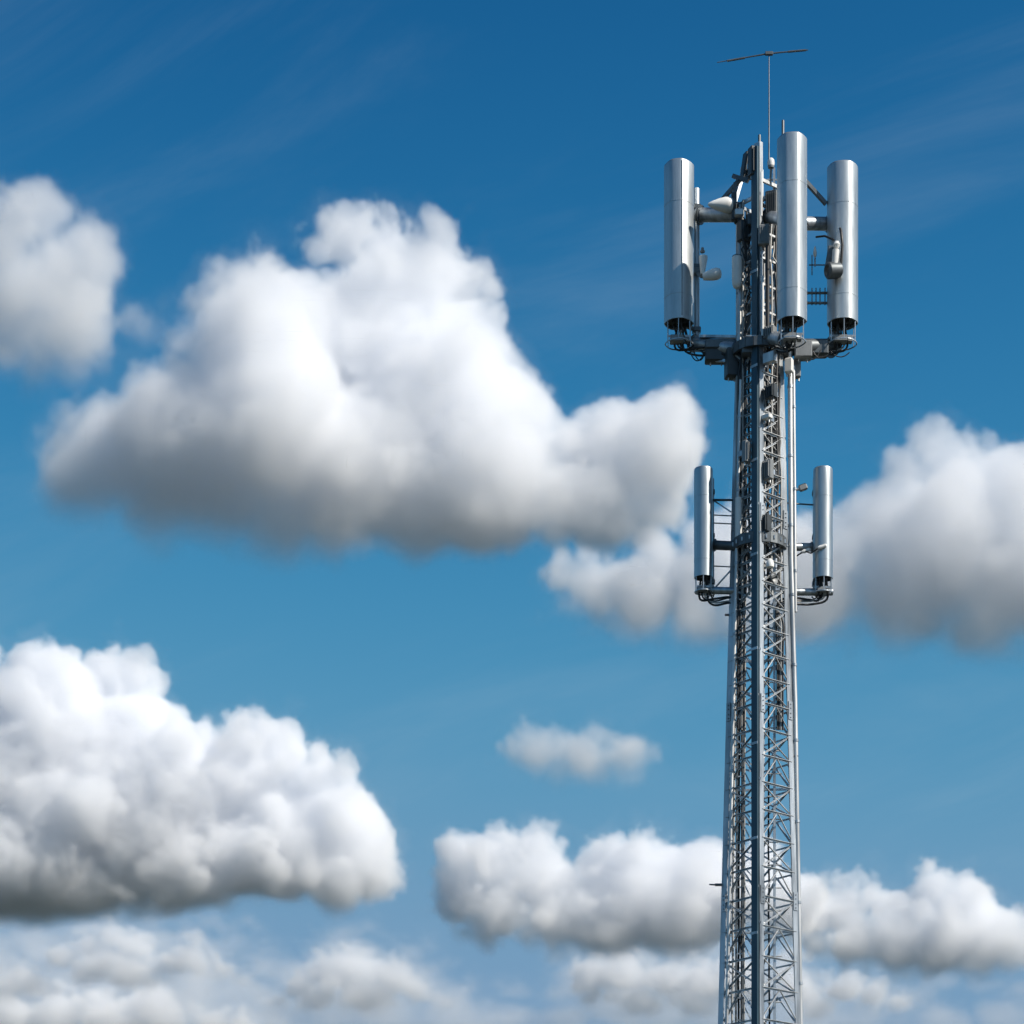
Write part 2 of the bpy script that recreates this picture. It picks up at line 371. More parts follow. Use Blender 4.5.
# ------------------------------------------------------------------ sector antennas
def antenna(label, px, py0, py1, dpx, dy, corners, polepx, m='radome', bulge=0.55, seams=(), group=None, pole_ext=(24, 20), seed=0, dots=True):
    """upright drum: a rounded prism radome, open and recessed at the bottom, in a wire cradle on a pole"""
    rng = random.Random(seed)
    c0 = W(px, py1, dy); top = W(px, py0, dy).z; u = (DT + dy) / FPX
    r = dpx / 2 * u
    L_ = top - c0.z
    t = thing('sector_antenna', label, 'antenna', c0, group)
    # cross section: arcs flatter than the circle, meeting at soft corners
    prof = []
    for a, b in zip(corners, corners[1:] + [corners[0] + 360]):
        A, B = Vector((math.sin(R(a)), -math.cos(R(a)))), Vector((math.sin(R(b)), -math.cos(R(b))))
        n = max(4, int((b - a) / 7))
        for k in range(n):
            s_ = k / n; ang = a + (b - a) * s_
            p = A.lerp(B, s_).lerp(Vector((math.sin(R(ang)), -math.cos(R(ang)))), bulge)
            prof.append(p)
    n = len(prof)
    mb = MB()
    levels_ = [(0.0, 1.0), (0.02, 1.0)] + [(L_ * k / 6, 1.0) for k in range(1, 6)] + [(L_ - .03, 1.0), (L_ - .012, .985), (L_, .94)]
    vs = [c0 + Vector((p.x * r * k, p.y * r * k, h)) for h, k in levels_ for p in prof]
    fs = [[i * n + j, i * n + (j + 1) % n, (i + 1) * n + (j + 1) % n, (i + 1) * n + j] for i in range(len(levels_) - 1) for j in range(n)]
    mb.add(vs, fs, True)
    mb.add(vs[-n:], [list(range(n))])
    # the wall's lower lip and the inside of the skirt
    inner = [c0 + Vector((p.x * r * k, p.y * r * k, h)) for h, k in ((0.0, 1.0), (0.0, .93), (0.05, .91)) for p in prof]
    mb.add(inner, [[i * n + j, (i + 1) * n + j, (i + 1) * n + (j + 1) % n, i * n + (j + 1) % n] for i in range(2) for j in range(n)], True)
    rad = mb.build('radome', M[m], t)
    for a in seams:
        d_ = Vector((math.sin(R(a)), -math.cos(R(a)), 0)); k = None
        best = max(prof, key=lambda p: p.dot(d_.xy))
        e = Vector((best.x * r, best.y * r, 0)) * 1.0
        s_ = MB(); s_.bar(c0 + e + Vector((0, 0, .03)), c0 + e + Vector((0, 0, L_ - .04)), .010, .008, up=d_)
        sub(s_, 'seam_strip', M['seam'], rad)
    for k_, h_ in enumerate((.16 * L_, .74 * L_)):
        bd = MB(); bv = [c0 + Vector((p.x * r * f_, p.y * r * f_, h_ + z_)) for z_, f_ in ((-.014, 1.0), (-.012, 1.012), (.012, 1.012), (.014, 1.0)) for p in prof]
        bd.add(bv, [[i * n + j, i * n + (j + 1) % n, (i + 1) * n + (j + 1) % n, (i + 1) * n + j] for i in range(3) for j in range(n)], True)
        sub(bd, 'band', M[m], rad)
    cap = MB(); vs = [c0 + Vector((p.x * r * .885, p.y * r * .915, .04)) for p in prof]; cap.add(vs, [list(range(n))])
    for k in range(4):
        a = R(40 + 90 * k); q = c0 + Vector((math.cos(a) * r * .45, math.sin(a) * r * .45, .04)); cap.tube([q, q - Vector((0, 0, .06))], .022, 10)
    cap.build('end_cap', M['seam'], t)
    # cradle of flat bars under the skirt
    fr = MB(); hgt = pole_ext[1] * u
    for z in (-hgt,):
        ring = [c0 + Vector((p.x * r * .93, p.y * r * .93, z)) for p in prof[::2]]
        for a, b in zip(ring, ring[1:] + ring[:1]): fr.bar(a, b, .012, .016)
    for k in range(6):
        p = prof[int((k + .5) * n / 6)]; q = c0 + Vector((p.x * r * .93, p.y * r * .93, 0))
        fr.bar(q + Vector((0, 0, .02)), q + Vector((0, 0, -hgt - .01)), .012, .010)
    fr.bar(c0 + Vector((-r * .8, 0, -hgt * .6)), c0 + Vector((r * .8, 0, -hgt * .6)), .02, .03)
    fr.build('cradle', M['steel'], t)
    bx = MB(); bx.box(c0 + Vector((-r * .15, r * .1, -hgt * .75)), r * .9, r * .7, hgt * .32)
    bx.box(c0 + Vector((r * .5, r * .2, -hgt * .75)), r * .3, r * .5, hgt * .25)
    bx.build('connector_box', M['grey'], t)
    # jumper cables looping out of the bottom
    for k in range(5):
        a = rng.uniform(0, 6.28); q = c0 + Vector((math.cos(a) * r * .45, math.sin(a) * r * .45, .05))
        tgt = W(polepx, py1 + pole_ext[1] * rng.uniform(.8, 1.3), dy + .15) + Vector((rng.uniform(-.05, .05), 0, 0))
        sag = hgt * rng.uniform(1.0, 2.0)
        pts = []
        for s_ in [x / 10 for x in range(11)]:
            p = q.lerp(tgt, s_); p.z -= sag * 4 * s_ * (1 - s_) * .5; pts.append(p)
        cb = MB(); cb.tube(pts, .010, 6); cb.build('jumper_cable', M['cable'], t)
    # pole behind and its clamps
    pl = MB(); pa, pb = W(polepx, py0 + pole_ext[0], dy + .26 * dpx / 30), W(polepx, py1 + pole_ext[1] + 2, dy + .26 * dpx / 30)
    pl.tube([pb, pa], .042 * dpx / 30 + .008, 14)
    po = pl.build('mounting_pole', M['steel'], t)
    for s_ in (.1, .5, .88):
        cl = MB(); q = pb.lerp(pa, s_); cl.box(q, .13 * dpx / 30, .13, .07)
        e = Vector((c0.x, c0.y, q.z)); cl.bar(q, q.lerp(e, .6), .05, .05)
        cl.build('clamp', M['dark'], t)
    return t, c0, r

G1, G2 = 'large drum antennas around the mast head', 'slim drum antennas half way up the mast'
antenna('large grey drum antenna left of the mast head, with a black seam down its front', 679, 165, 324, 30, .15, [-90, -34, 8, 84, 150, 210], 696.5, seams=(8,), group=G1, seed=1)
antenna('tallest grey drum antenna, in front of the mast head with its top above the others', 792, 138.5, 322, 30, -1.0, [-90, -32, 20, 86, 150, 212], 786, group=G1, seed=2, bulge=.5)
antenna('large grey drum antenna right of the mast head, with a dark drum on its side', 842.5, 167, 324, 31, .25, [-90, -38, 22, 88, 150, 212], 834, group=G1, seed=3, bulge=.72)
antenna('slim grey drum antenna left of the mast, below the big ones', 703.5, 469, 578, 19, 0.05, [-90, -20, 40, 95, 150, 210], 712, 'radome_round', .9, group=G2, pole_ext=(10, 14), seed=4)
antenna('slim grey drum antenna right of the mast, below the big ones', 823, 469, 579, 19.5, 0.05, [-90, -30, 30, 90, 150, 210], 815, 'radome_round', .92, group=G2, pole_ext=(10, 14), seed=5)

# arms that carry the upper three
c_ = W(759.5, 0)
def mid(py, dx=0, dy=0): return Vector((TX + dx, DT + dy, ZZ(py)))
arm(mid(215, -.28), W(697, 215, .38), .105)
arm(mid(223, .3), W(834, 224, .48), .10)
arm(mid(222, .1, -.2), W(787, 222, -.74), .09)
arm(mid(350, -.30), W(690, 343, .38), .10)
arm(mid(347, .3), W(836, 347, .48), .12, 'dark')
arm(mid(346, .1, -.3), W(787, 340, -.74), .10)
# slanted struts down to the arms
for a, b, m_ in ((W(743, 176, 0), W(717, 206, .1), 'dark'), (W(797, 172, .2), W(826, 204, .25), 'dark'), (W(741, 180, .4), W(731, 214, .3), 'steel')):
    c = MB(); c.bar(a, b, .07, .05); c.build('strut', M[m_], mast)
for a, b in ((W(736, 180, 0), W(758, 176, 0)), (W(733, 176, .05), W(748, 181, -.1)), (W(735, 183, -.05), W(735, 205, -.05))):
    c = MB(); c.bar(a, b, .05, .06); c.build('strut', M['dark'], mast)
c = MB(); c.box(W(734, 207, -.05), .08, .1, .42); c.build('clamp_block', M['box'], mast)
c = MB(); c.box(W(739, 213, -.18), .13, .1, .10); c.build('clamp_block', M['bright'], mast)
# head platform: a ring of channel steel under the large antennas
mb = MB(); n = 20
ring = [Vector((TX + 0.40 * math.cos(2 * math.pi * k / n), DT + 0.40 * math.sin(2 * math.pi * k / n), ZZ(352))) for k in range(n)]
for a, b in zip(ring, ring[1:] + ring[:1]): mb.bar(a, b, .05, .14)
o = mb.build('platform_ring', M['dark'], mast)
mb = MB()
for k in range(-4, 5): mb.bar(Vector((TX - .36 + abs(k) * .03, DT + k * .085, ZZ(346))), Vector((TX + .36 - abs(k) * .03, DT + k * .085, ZZ(346))), .035, .02)
sub(mb, 'grating', M['steel'], o)
mb = MB()
for a, b in ((W(700, 336.5, .2), W(741, 337, .1)), (W(708, 360, .2), W(741, 362, 0))): mb.bar(a, b, .05, .04)
mb.build('platform_rail', M['steel'], mast)
mb = MB()
for a, b in ((W(808, 293, .3), W(829, 293, .3)), (W(808, 303, .3), W(829, 303, .3))): mb.bar(a, b, .03, .03 if a.z > ZZ(300) else .09)
for x in (812, 816, 820, 825): mb.bar(W(x, 288, .31), W(x, 305, .31), .016, .016)
for a, b in ((W(770, 303, .3), W(808, 303, .3)), (W(770, 293, .3), W(808, 293, .3))): mb.bar(a, b, .03, .04)
mb.build('platform_rail', M['dark'], mast)
mb = MB()
for a, b in ((W(812, 255, .3), W(812, 275, .3)), (W(809, 265, .3), W(828, 265, .3))): mb.bar(a, b, .015, .015)
mb.build('platform_rail', M['dark'], mast)

# lower cross arms and guard hoops
arm(mid(591, -.35), W(697, 590, .2), .055, 'steel', False); arm(mid(592, .4), W(832, 592, .2), .055, 'steel', False)
arm(mid(546, -.35), W(712, 545, .2), .07, 'dark'); arm(mid(547, .4), W(815, 547, .2), .06, 'steel')
arm(mid(500, -.35), W(712, 500, .2), .018, 'dark', False); arm(mid(503, .4), W(815, 505, .2), .012, 'dark', False)
for py, m_ in ((515, 'pale'), (523, 'pale'), (566, 'pale')):
    c = MB(); c.tube([W(713, py, .2), W(734, py + 1, .1)], .010, 6); c.build('support_arm', M[m_], mast)
c = MB(); c.bar(W(713, 500, .2), W(731, 512, .1), .02, .02); c.build('strut', M['steel'], mast)
c = MB(); c.bar(W(714, 589, .2), W(731, 570, .1), .02, .02); c.build('strut', M['steel'], mast)
mb = MB(); n = 20
for py, rad in ((546, .40), ):
    ring = [Vector((TX + rad * math.cos(2 * math.pi * k / n), DT + rad * math.sin(2 * math.pi * k / n), ZZ(py))) for k in range(n)]
    for a, b in zip(ring, ring[1:] + ring[:1]): mb.bar(a, b, .04, .16)
o = mb.build('platform_ring', M['dark'], mast)
for k in range(n):
    a = 2 * math.pi * (k + .5) / n; p = Vector((TX + .42 * math.cos(a), DT + .42 * math.sin(a), ZZ(546))); mb = MB(); mb.box(p, .022, .022, .06)
    sub(mb, 'bolt', M['steel'], o)

# ------------------------------------------------------------------ equipment clamped to the mast: each a thing of its own
def unit(name, label, cat, px, py, dy, wpx, hpx, dm, m='box', rz=0, tilt=0, group=None, fins=True):
    u = (DT + dy) / FPX; c = W(px, py, dy); rot = Matrix.Rotation(R(tilt), 3, 'Y') @ Matrix.Rotation(R(rz), 3, 'Z')
    t = thing(name, label, cat, c - Vector((0, 0, hpx * u / 2)), group)
    mb = MB(); mb.box(c, wpx * u, dm, hpx * u, rot, ch=.012); mb.build('housing', M[m], t)
    if fins:
        f = MB(); k = max(3, int(wpx * u / .035))
        for i in range(k):
            x = (-.5 + (i + .5) / k) * wpx * u * .85; f.box(c + rot @ Vector((x, -dm / 2 - .012, 0)), .010, .026, hpx * u * .8, rot)
        f.build('cooling_fins', M[m], t)
    b = MB(); b.bar(c + rot @ Vector((0, dm / 2 - .01, 0)), c + rot @ Vector((0, dm / 2 + .10, 0)), .06, .08); b.build('bracket', M['steel'], t)
    e = MB()
    for i in (-1, 1): q = c + rot @ Vector((i * wpx * u * .25, 0, -hpx * u / 2)); e.tube([q, q - Vector((0, 0, .05))], .012, 8)
    e.build('connector', M['bright'], t)
    return t
GR = 'radio units clamped to the mast'
unit('radio_unit', 'dark upright radio unit at the very top of the mast, left of the beacon', 'radio unit', 753.5, 162, -.25, 9, 29, .14, 'box', 20, 0, GR)
unit('radio_unit', 'dark leaning radio unit left of the topmost one on the mast head', 'radio unit', 746.5, 166, .05, 8, 26, .14, 'box', 20, 8, GR)
unit('radio_unit', 'dark box at the inner left end of the lower platform arm, under the mast head', 'radio unit', 731.5, 364, .05, 12, 28, .22, 'box', 10, 0, GR, False)
unit('radio_unit', 'long dark box hung under the left platform beam', 'radio unit', 716, 354, .18, 22, 17, .2, 'box', 0, 0, GR, False)
unit('radio_unit', 'pale grey box on the right leg just below the head platform', 'radio unit', 789, 366, -.15, 8, 14, .12, 'white', -20, 0, GR, False)
unit('radio_unit', 'grey box under the right platform beam, with two bright connectors', 'radio unit', 803, 351, -.05, 17, 16, .2, 'grey', 0, 0, GR, False)
unit('radio_unit', 'tall grey radio unit outside the right leg, next to the pale box', 'radio unit', 797, 368, .08, 7, 20, .12, 'grey', 0, 0, GR, False)
unit('radio_unit', 'small grey box between the legs at the head platform', 'radio unit', 770, 333, -.42, 12, 12, .12, 'grey', -30, 0, GR)
unit('radio_unit', 'grey box on the right face between the legs, just under the platform', 'radio unit', 770, 358, -.42, 14, 11, .1, 'bright', -40, 0, GR, False)
unit('radio_unit', 'small dark box on the right face, well above the slim antennas', 'radio unit', 771, 392, -.38, 12, 14, .1, 'box', -40, 0, GR)
unit('radio_unit', 'small white box on the right face, first one under the dark one', 'radio unit', 767, 417, -.38, 10, 5, .1, 'white', -40, 0, GR, False)
unit('radio_unit', 'grey box on the right face level with the tops of the slim antennas', 'radio unit', 768, 470, -.36, 10, 20, .1, 'grey', -40, 0, GR)
unit('radio_unit', 'black box between the legs half way down the slim antennas', 'radio unit', 766, 524, -.36, 9, 18, .12, 'box', -40, 0, GR)
unit('radio_unit', 'dark box low on the left face above the slim antennas', 'radio unit', 746, 452, -.30, 7, 22, .1, 'grey', 40, 0, GR)
unit('radio_unit', 'dark box on the mast head behind the tallest antenna', 'radio unit', 772, 205, -.30, 12, 26, .14, 'box', -20, 0, GR)
unit('radio_unit', 'dark box at the left arm joint of the mast head', 'radio unit', 744, 232, -.10, 12, 20, .14, 'box', 30, 0, GR)
unit('radio_unit', 'dark box in the middle of the mast head, below the arm joint', 'radio unit', 764, 236, -.38, 11, 20, .14, 'grey', -10, 0, GR)

# beacon on the mast head
b0 = W(771, 168, -.3)
t = thing('beacon_lamp', 'small white unlit beacon dome at the mast top beside the tallest antenna', 'beacon', b0)
mb = MB(); mb.lathe(b0, (0, 0, 1), [(0, .0), (0, .045), (.03, .05)], 16); mb.build('base', M['grey'], t)
mb = MB(); mb.lathe(b0 + Vector((0, 0, .03)), (0, 0, 1), [(0, .05), (.05, .056), (.09, .05), (.115, .03), (.125, 0)], 18); mb.build('dome', M['white'], t)
mb = MB(); mb.bar(b0, b0 - Vector((0, -.1, .18)), .03, .03); mb.build('bracket', M['steel'], t)
# T shaped aerial
b0 = W(769, 168, .05)
t = thing('mast_aerial', 'thin T shaped aerial rising above the mast with a slightly tilted crossbar', 'antenna', b0)
mb = MB(); mb.tube([b0, W(769, 110, .05), W(769, 53, .05)], .012, 8, .007); mb.build('pole', M['dark'], t)
mb = MB(); mb.tube([W(769, 53.5, .05), W(717, 62.5, .05)], .013, 8, .006); mb.tube([W(769, 53.5, .05), W(808, 50, .05)], .013, 8, .008)
o = mb.build('crossbar', M['dark'], t)
mb = MB(); mb.tube([W(745, 57.8, .05), W(727, 61, .05)], .016, 8); mb.tube([W(788, 51.8, .05), W(806, 50.2, .05)], .016, 8); sub(mb, 'sleeve', M['dark'], o)
mb = MB(); mb.box(W(769, 53.5, .05), .12, .05, .05); mb.build('clamp', M['dark'], t)
# two short rods
for label, px, py0, py1, dy in (('short dark rod aerial on the mast top, left of the long aerial', 759.5, 152, 135, -.1), ('short dark rod aerial just behind the top of the tallest antenna', 783, 200, 120.5, -.3)):
    b0 = W(px, py0, dy); t = thing('rod_aerial', label, 'antenna', b0, 'short rod aerials on the mast top')
    mb = MB(); mb.tube([b0, W(px, py1, dy)], .022, 8); mb.build('rod', M['dark'], t)
    mb = MB(); mb.tube([b0 - Vector((0, 0, .06)), b0 + Vector((0, 0, .04))], .035, 10); mb.build('base', M['steel'], t)

# white horn lying on the left arm
b0 = W(731, 205, -.06)
t = thing('horn_antenna', 'white cone shaped horn lying on the left arm of the mast head', 'antenna', b0)
ax = Vector((-1, -.25, -.10)).normalized()
mb = MB(); mb.lathe(b0, ax, [(-.005, 0), (0, .105), (.03, .118), (.10, .112), (.20, .088), (.30, .052), (.36, .024), (.38, 0)], 24); mb.build('horn', M['white'], t)
mb = MB(); mb.lathe(b0, ax, [(.0, .106), (-.05, .10), (-.06, .05), (-.14, .045), (-.15, 0)], 20); mb.build('mount', M['dark'], t)
# twin horns beside the left antenna
b0 = W(699, 270, .25)
t = thing('horn_antenna', 'white upright horn with a second bell mouth pointing right, beside the left drum antenna', 'antenna', b0)
mb = MB(); mb.lathe(W(702.5, 274, .1), (.05, 0, 1), [(0, 0), (0, .03), (.08, .045), (.24, .066), (.27, .066), (.275, 0)], 20); mb.build('upright_horn', M['white'], t)
mb = MB(); mb.lathe(W(702.5, 252.5, .1), (0, 0, 1), [(0, 0), (0, .035), (.02, .04), (.045, .02), (.07, .022), (.085, 0)], 16); mb.build('knob', M['grey'], t)
mb = MB(); mb.lathe(W(703, 277, .08), (1, -.25, .12), [(0, 0), (0, .05), (.08, .07), (.15, .085), (.22, .088), (.27, .07), (.285, .04), (.29, 0)], 22); mb.build('bell', M['white'], t)
mb = MB(); mb.tube([W(696.5, 272, .4), W(702, 276, .1)], .035, 10); mb.box(W(697, 272, .36), .13, .12, .1); mb.build('bracket', M['grey'], t)
# canister
b0 = W(737, 289, -.15)
t = thing('canister_antenna', 'white cylinder with a rounded lower end on the left mast leg', 'antenna', b0)
mb = MB(); mb.lathe(b0, (0, 0, 1), [(0, 0), (.005, .03), (.03, .058), (.08, .074), (.12, .078), (.48, .078), (.49, .07), (.49, 0)], 24); mb.build('body', M['white'], t)
mb = MB(); mb.lathe(b0 + Vector((0, 0, .49)), (0, 0, 1), [(0, .072), (.012, .072), (.02, .04), (.02, 0)], 20); mb.build('lid', M['box'], t)
mb = MB(); mb.bar(b0 + Vector((0, .07, .15)), b0 + Vector((.02, .14, .15)), .03, .04); mb.bar(b0 + Vector((0, .07, .38)), b0 + Vector((.02, .14, .38)), .03, .04); mb.build('bracket', M['steel'], t)
# drum with white neck on the right antenna
b0 = W(833, 275, -.12)
t = thing('drum_antenna', 'dark grey drum with a white neck beside the right drum antenna', 'antenna', b0)
mb = MB(); mb.lathe(W(841, 270, -.03), (-1, -.35, -.22), [(0, 0), (0, .08), (.03, .11), (.17, .122), (.22, .122), (.24, .105), (.242, .09), (.2, .065), (.2, 0)], 26); mb.build('drum', M['dark'], t)
mb = MB(); mb.lathe(W(834.5, 267, -.12), (.08, 0, 1), [(0, 0), (0, .035), (.1, .05), (.26, .055), (.27, .03)], 18); mb.build('neck', M['white'], t)
mb = MB(); mb.lathe(W(836.5, 245, -.12), (0, 0, 1), [(-.06, 0), (-.05, .035), (0, .058), (.05, .035), (.06, 0)], 16); mb.build('knob', M['white'], t)
mb = MB(); mb.tube([W(841, 264, .0), W(842.5, 245, -.06), W(841, 230, -.02), W(838, 224, .2)], .02, 8); mb.tube([W(834, 240, -.05), W(825, 236, .1), W(816, 237, .2)], .016, 8); mb.build('cable', M['cable'], t)
mb = MB(); mb.box(W(829, 258, 0.0), .08, .12, .34, Matrix.Rotation(R(10), 3, 'Y')); mb.bar(W(829, 258, .0), W(834, 255, .5), .05, .05); mb.build('bracket', M['dark'], t)
# small bulb between centre and right antennas
b0 = W(815, 256, .3)
t = thing('bulb_antenna', 'tiny white bulb shaped sensor between the tallest and the right drum antennas', 'sensor', b0)
mb = MB(); mb.lathe(b0, (0, 0, 1), [(-.03, 0), (-.01, .02), (.04, .03), (.1, .02), (.15, .008), (.16, 0)], 14); mb.build('body', M['white'], t)
mb = MB(); mb.tube([b0 - Vector((0, 0, .03)), b0 - Vector((0, -.0, .16))], .012, 8); mb.build('stem', M['steel'], t)
# cables on the tallest antenna's arm
b0 = W(805, 230, -.78)
t = thing('junction_box', 'small white junction box at the right edge of the tallest antenna', 'box', b0)
mb = MB(); mb.box(b0 + Vector((0, 0, .07)), .05, .10, .18); mb.build('housing', M['white'], t)
mb = MB(); mb.tube([W(803, 232, -.8), W(804, 222, -.86), W(806, 217, -.8), W(808, 226, -.7)], .008, 6); mb.build('cable', M['cable'], t)
# stub aerial on the right leg above the slim antenna
b0 = W(795, 490, -.03)
t = thing('stub_aerial', 'small dark fin shaped aerial sticking out of the right leg', 'antenna', b0)
mb = MB(); mb.tube([b0, W(800, 489, -.03)], .02, 8); mb.build('arm', M['steel'], t)
mb = MB(); mb.box(W(803, 487.5, -.03), .14, .05, .10, Matrix.Rotation(R(-20), 3, 'Y'), ch=.02); mb.build('fin', M['grey'], t)
# small dish inside the shaft
b0 = W(771, 579, -.22)
t = thing('small_dish', 'small grey dish between the legs level with the bottoms of the slim antennas', 'dish antenna', b0)
ax = Vector((.75, -.55, .1)).normalized()
mb = MB(); mb.lathe(b0, ax, [(0, 0), (.01, .035), (.03, .07), (.06, .095), (.065, .095), (.04, .07), (.018, .035), (.012, 0)], 24); mb.build('reflector', M['grey'], t)
mb = MB(); mb.tube([b0, b0 + ax * .10], .012, 8); mb.lathe(b0 + ax * .09, ax, [(0, 0), (0, .022), (.03, .022), (.03, 0)], 12); mb.build('feed', M['box'], t)
mb = MB(); mb.bar(b0, b0 + Vector((0, .25, 0)), .05, .05); mb.build('bracket', M['dark'], t)
# sphere light shape above it
b0 = W(770, 566, -.38)
t = thing('beacon_lamp', 'pale unlit beacon dome between the legs just above the small dish', 'beacon', b0)
mb = MB(); mb.lathe(b0, (0, 0, 1), [(-.02, 0), (-.02, .06), (.02, .065), (.08, .05), (.11, .02), (.115, 0)], 18); mb.build('dome', M['white'], t)
mb = MB(); mb.bar(b0, b0 + Vector((0, .2, -.02)), .03, .03); mb.build('bracket', M['steel'], t)
# white clamp cluster on the right slim antenna's arm
for label, px, py in (('white lumpy cable joint on the right slim antenna, lower half', 822, 547), ('pale cable joint on the arm between the mast and the right slim antenna', 806, 551)):
    b0 = W(px, py, -.12 if px > 815 else .05)
    t = thing('cable_joint', label, 'cable joint', b0, 'pale cable joints by the right slim antenna')
    mb = MB(); mb.lathe(b0 - Vector((.07, 0, .02)), (1, 0, .35), [(0, 0), (.01, .022), (.05, .032), (.09, .026), (.13, .03), (.15, .012), (.155, 0)], 14); mb.build('sleeve', M['white'], t)
    mb = MB(); mb.tube([b0 - Vector((.06, 0, .02)), b0 - Vector((.16, -.1, .06)), b0 - Vector((.25, -.16, .0))], .012, 6); mb.build('cable', M['cable'], t)
# heavier dark steel round the mast head: gusset boxes, beams and hanging cables
for args in ((722, 345, .12, 34, 9, .14), (748, 347, -.2, 13, 18, .2), (817, 349, .3, 22, 15, .2), (752, 222, -.1, 12, 12, .2), (747, 300, .12, 7, 80, .06), (745, 262, .2, 8, 60, .05), (766, 236, .05, 16, 14, .2)):
    c = MB(); px, py, dy, wp, hp, dm = args; c.box(W(px, py, dy), wp * U, dm, hp * U); c.build('stiffener_box', M['dark'], mast)
rc = random.Random(9)
for k in range(9):
    x0 = rc.uniform(690, 712) if k < 5 else rc.uniform(806, 832)
    x1 = x0 + rc.uniform(8, 22); y0, y1 = rc.uniform(349, 356), rc.uniform(349, 358); sag = rc.uniform(3, 9)
    pts = [W(x0 + (x1 - x0) * s / 10, y0 + (y1 - y0) * s / 10 + sag * 4 * (s / 10) * (1 - s / 10), .15) for s in range(11)]
    cable(pts, .009, 'cable', 'hanging_cable')
for k in range(7):
    x0 = rc.uniform(742, 776); y0 = rc.uniform(190, 320)
    pts = [W(x0 + rc.uniform(-3, 3), y0 + s * rc.uniform(5, 8), -.2) for s in range(7)]
    cable(pts, .012, 'cable' if k % 2 else 'pale', 'hanging_cable')

# feeder bundles from each drum antenna along its arm and down the mast
for (ax_, ay, ady, mx_, my) in ((680, 338, .2, 742, 352), (790, 336, -.85, 768, 356), (842, 338, .3, 776, 354), (704, 588, .1, 741, 600), (823, 588, .1, 780, 600)):
    for k in range(4):
        off = (k - 1.5) * 2.2
        pts = [W(ax_ + off, ay - 8, ady), W(ax_ + off * 1.2, ay + 8 + abs(off), ady + .05), W(ax_ + (mx_ - ax_) * .3, ay + 12 + off * .8 + rc.uniform(0, 3), ady * .8 + .05), W(ax_ + (mx_ - ax_) * .7, ay + 11 + off + rc.uniform(0, 3), ady * .4),
               W(mx_ - 2, my + 6 + off, -.1), W(mx_ + off, my + 24, -.12), W(mx_ + off * .8, my + 60, -.12), W(mx_ + off * .8, my + 130, -.12)]
        sm = []
        for i in range(len(pts) - 1):          # Catmull-Rom
            a0, a1, a2, a3 = pts[max(i - 1, 0)], pts[i], pts[i + 1], pts[min(i + 2, len(pts) - 1)]
            for s in range(5):
                f = s / 5; sm.append(0.5 * (2 * a1 + (a2 - a0) * f + (2 * a0 - 5 * a1 + 4 * a2 - a3) * f * f + (3 * a1 - a0 - 3 * a2 + a3) * f ** 3))
        cable(sm + [pts[-1]], .013 if k % 3 else .017, 'pale' if k == 2 else 'cable')
# ------------------------------------------------------------------ clouds: real volumes of scattering droplets
RNG = random.Random(11)
def unproject(px, py, dist):
    return Vector(((px - 512) / FPX * dist, dist, EYE + (YH - py) / FPX * dist))

def cloud_material(name, dens, g=0.0):
    m = bpy.data.materials.new(name); m.use_nodes = True
    t = m.node_tree; t.nodes.clear()
    o = t.nodes.new('ShaderNodeOutputMaterial'); v = t.nodes.new('ShaderNodeVolumePrincipled')
    v.inputs['Color'].default_value = (0.976, 0.981, 0.991, 1)  # slight blue tint stands in for bluish shade and air haze
    v.inputs['Density'].default_value = dens
    v.inputs['Anisotropy'].default_value = g
    t.links.new(v.outputs[0], o.inputs['Volume'])
    return m

